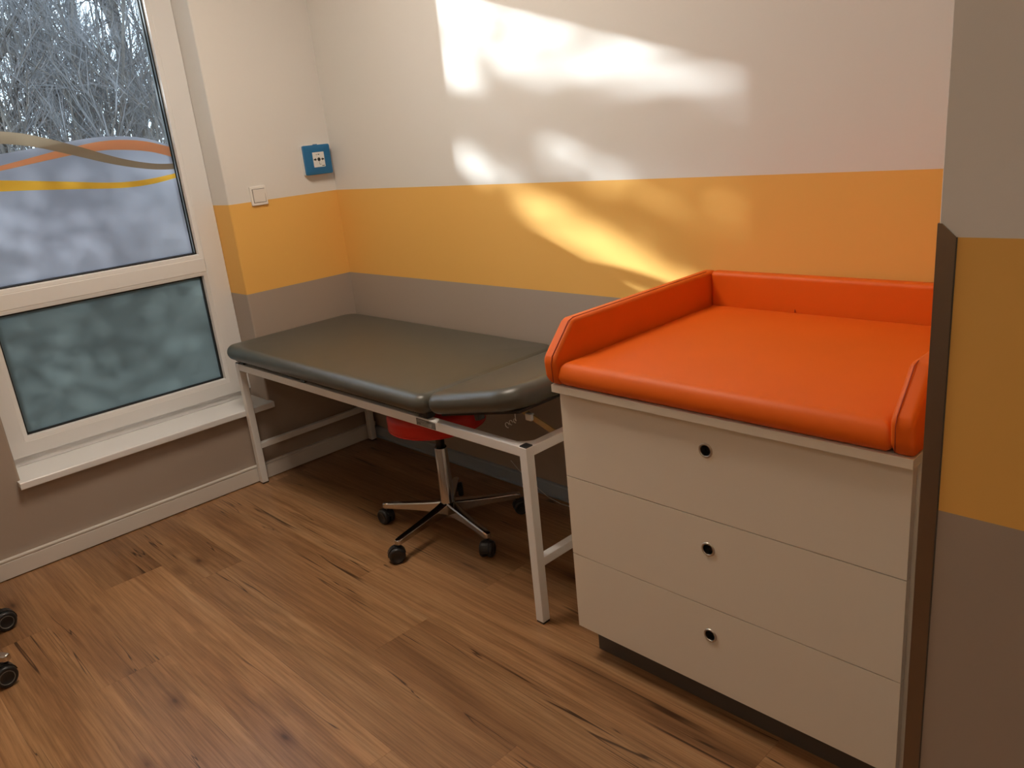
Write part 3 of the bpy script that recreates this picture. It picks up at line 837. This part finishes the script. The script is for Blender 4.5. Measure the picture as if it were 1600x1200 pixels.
def make_tree(seed, H, r0, nb, nt, nn, z_lo, spread=0.42, lean=(0, 0), up=0.05, trunks=1, tw=0.0035):
    rng = random.Random(seed); T = Mesh(); B = Mesh()
    for t in range(trunks):
        base = Vector((rng.uniform(-.3, .3), rng.uniform(-.3, .3), 0)) if trunks > 1 else Vector((0, 0, 0))
        dr = Vector((lean[0] + rng.uniform(-.25, .25)*(trunks > 1), lean[1] + rng.uniform(-.25, .25)*(trunks > 1), 1))
        tp = bough(rng, base, dr, H, .07, .03, 12)
        T.tube(tp, r0, r0*.25, 8)
        for b in range(nb // trunks):
            f = z_lo + (1 - z_lo)*rng.random(); i = f*12; k = min(int(i), 11); p = tp[k].lerp(tp[k+1], i - k)
            az = rng.uniform(0, 2*pi); el = rng.uniform(.25, 1.1)
            L = H*spread*(1.1 - f*.7)*rng.uniform(.6, 1.1)
            bp = bough(rng, p, Vector((cos(az)*cos(el), sin(az)*cos(el), sin(el))), L, .10, up*.7, 7)
            rb_ = r0*.33*(1.15 - f*.6)
            T.tube(bp, rb_, .006, 5)
            for q in range(nt):
                g = .12 + .88*rng.random(); i2 = g*7; k2 = min(int(i2), 6); pp_ = bp[k2].lerp(bp[k2+1], i2 - k2)
                dd = (bp[k2+1] - bp[k2]).normalized() + Vector((rng.uniform(-1, 1), rng.uniform(-1, 1), rng.uniform(-.5, 1)))*.75
                L2 = L*.38*rng.uniform(.5, 1.2)
                cp = bough(rng, pp_, dd, L2, .09, up*.5, 5)
                B.tube(cp, .0075, tw*.7, 3)
                for s in range(nn):
                    h = .1 + .9*rng.random(); i3 = h*5; k3 = min(int(i3), 4); p3 = cp[k3].lerp(cp[k3+1], i3 - k3)
                    d3 = (cp[k3+1] - cp[k3]).normalized() + Vector((rng.uniform(-1, 1), rng.uniform(-1, 1), rng.uniform(-.6, 1)))*.7
                    B.tube(bough(rng, p3, d3, rng.uniform(.22, .65), .07, up*.4, 3), tw, tw*.45, 3)
    return T, B

protos = []
for i, a in enumerate(((11, 8.5, .13, 22, 5, 4, .10, .36, (.02, .03)), (23, 7.5, .08, 24, 5, 4, .08, .40, (-.05, -.06)), (37, 4.6, .024, 24, 5, 4, .04, .42, (0, 0), .07, 6), (41, 3.0, .016, 40, 5, 3, .05, .5, (0, 0), .05, 8, .003))):
    T, B = make_tree(*a)
    protos.append((T.me('trunk', M['bark']), B.me('twigs', M['twig'] if i != 1 else M['twig2'])))
def plant(kind, x, y, rz, s, name, label, cat, group=None):
    g = empty(name, (x, y, -0.25 + max(0, (-x - 8))*.03), rz, label=label, cat=cat, group=group)
    g.scale = (s, s, s)
    link('trunk', protos[kind][0], None, g)
    tg_ = link('twigs', protos[kind][1], None, g); tg_['kind'] = 'stuff'
    return g
random.seed(12)
def ray_y(x, f):   # f=0..1 across the part of the garden the window shows
    t = 3.33 - x
    return -2.08 + t*(.62 + f*.80)/3.5
spec = [(0, -6.4, .03, 1.0), (1, -6.9, .17, 1.0), (1, -8.2, .60, 1.05), (0, -10.5, .85, 1.0), (1, -12.5, .98, 1.1), (1, -14.5, .45, 1.25), (0, -9.5, 1.35, 1.0), (1, -11.5, 1.75, 1.1), (0, -8.5, 2.2, 1.0), (1, -12.0, -.45, 1.1)]
tree_labels = ['thick grey bare tree at the left edge of the window view', 'slim bare tree just right of the thick leftmost trunk outside']
for i, (k, x, f, s) in enumerate(spec):
    if i < 2: plant(k, x, ray_y(x, f), i*2.1, s, 'bare_tree', tree_labels[i], 'tree', 'bare trees outside the window')
    else: plant(k, x, ray_y(x, f), i*2.1, s, 'bare_tree', 'leafless grey tree standing in the winter thicket outside', 'tree', 'bare trees in the winter thicket')
sh = [(-5.4, .42), (-5.6, .86), (-6.8, .60), (-7.2, 1.0), (-8.6, .35), (-8.6, .78), (-10.6, .55), (-7.0, 1.35), (-7.6, 1.75), (-8.5, 2.1), (-8.0, -.35)]
for i, (x, f) in enumerate(sh):
    plant(2, x, ray_y(x, f), i*1.37, random.uniform(.9, 1.15), 'bare_shrub', 'tangled leafless many-stemmed shrub in the thicket outside the window', 'shrub', 'bare shrubs outside the window')
for i, (x, f) in enumerate([(-4.6, .2), (-4.9, .5), (-4.7, .78), (-5.0, 1.02), (-6.1, .35), (-6.3, .66), (-6.0, .92), (-7.6, .2), (-7.8, .8)]):
    plant(3, x, ray_y(x, f), i*2.3, random.uniform(.85, 1.05), 'low_bramble', 'low arching bramble bush along the bottom of the clear glass', 'bush', 'brambles outside the window')

# unseen evergreen between sun and window; foliage gaps shaped to dapple the light
def dens(X, Z):
    """foliage thickness over the section the sun reaches (X, Z as cast on the back wall)"""
    def cap(x0, z0, x1, z1, w, p=1.0):
        ux, uz = x1 - x0, z1 - z0; L2 = ux*ux + uz*uz or 1e-9
        t = min(1, max(0, ((X - x0)*ux + (Z - z0)*uz)/L2))
        d = sqrt((X - x0 - t*ux)**2 + (Z - z0 - t*uz)**2)
        return p*exp(-(d/w)**3)
    o = 0.10
    for c in GAPS: o = max(o, cap(*c))
    return max(0.0, 1.0 - o)
GAPS = [(.90, 1.93, 1.05, 1.80, .13), (.93, 1.66, 1.02, 1.62, .09), (.90, 1.72, 1.00, 1.66, .06), (1.0, 1.85, 1.75, 1.62, .085, .8), (1.22, 1.66, 1.40, 1.60, .085), (1.45, 1.66, 1.74, 1.57, .10), (1.74, 1.58, 2.12, 1.47, .065, .9),
        (1.04, 1.74, 1.22, 1.70, .05, .7), (.92, 1.35, 1.02, 1.295, .06), (1.02, 1.30, 1.22, 1.25, .045, .75), (1.38, 1.34, 1.66, 1.26, .075, .65), (1.75, 1.27, 2.0, 1.25, .04, .4),
        (1.26, 1.15, 1.50, 1.06, .075, 1.1), (1.45, 1.07, 1.75, .95, .075, 1.2), (1.7, .97, 1.95, .88, .05), (1.20, 1.22, 1.30, 1.15, .05, .6), (1.74, 1.20, 1.95, 1.13, .05, .75), (2.05, 1.18, 2.07, 1.10, .05, .7), (1.65, 1.10, 2.0, .98, .04, .3)]
def evergreen():
    rng = random.Random(77)
    F = Mesh(); Bk = Mesh()
    def at(X, Z, t): return Vector((X, 0, Z)) - Vector((1.6, 1.0, -.54))*t
    tr = []
    t0 = 4.35
    c0 = at(1.5, 1.2, t0)
    # trunk
    root = at(2.62, 0, t0) ; root.z = -.3
    tp = bough(rng, root, Vector((.01, 0, 1)), 7.5, .03, .03, 10)
    n_leaf = 0
    N = 19000
    while n_leaf < N:
        X = rng.uniform(.60, 2.45); Z = rng.uniform(-.75, 2.30)
        d = dens(X, Z)
        if Z < .6: d *= .46 + .34*noise.noise(Vector((X*1.9, Z*2.8, 5.0)))
        elif Z < 1.08 - .30*(X - .9): d *= .5
        if d <= 0 or rng.random() > d**1.6: continue
        t = t0 + rng.uniform(-.45, .45)
        c = at(X, Z, t)
        a = Vector((rng.uniform(-1, 1), rng.uniform(-1, 1), rng.uniform(-.6, .4))).normalized()
        b = a.orthogonal().normalized(); w = rng.uniform(.010, .016); L = rng.uniform(.018, .034)
        k = len(F.v)
        for q in (c - a*L, c + b*w, c + a*L, c - b*w): F.v.append(tuple(q))
        F.f.append((k, k+1, k+2, k+3)); n_leaf += 1
    return tp, F
tp, F = evergreen()
root = tp[0]
ev = empty('evergreen_tree', (root.x, root.y, -.27), label='unseen evergreen tree left of the window, its gaps shaped to dapple the sunlight', cat='tree')
bm = bmesh.new(); atube(bm, [p - Vector((root.x, root.y, -.27)) for p in tp], [.10 - .008*i for i in range(len(tp))], 10)
link('trunk', bm, M['bark'], ev, smooth=True)
fo = link('foliage', F.me('foliage', M['needle']), None, ev); fo['kind'] = 'stuff'
fo.location = (-root.x, -root.y, .27)
bm = bmesh.new(); rng = random.Random(9)
for k in range(34):
    p = tp[0].lerp(tp[-1], .15 + .8*k/34)
    X = rng.uniform(.7, 2.3); Z = rng.uniform(.75, 2.2)
    if dens(X, Z) < .8: continue
    e = Vector((X, 0, Z)) - Vector((1.6, 1.0, -.54))*(4.35 + rng.uniform(-.4, .4))
    s_ = Vector((tp[2].x, tp[2].y, e.z + .15))
    atube(bm, [s_ - Vector((root.x, root.y, -.27)), s_.lerp(e, .5) + Vector((0, 0, .06)) - Vector((root.x, root.y, -.27)), e - Vector((root.x, root.y, -.27))], [.014, .009, .003], 5)
link('boughs', bm, M['bark'], ev, smooth=True)
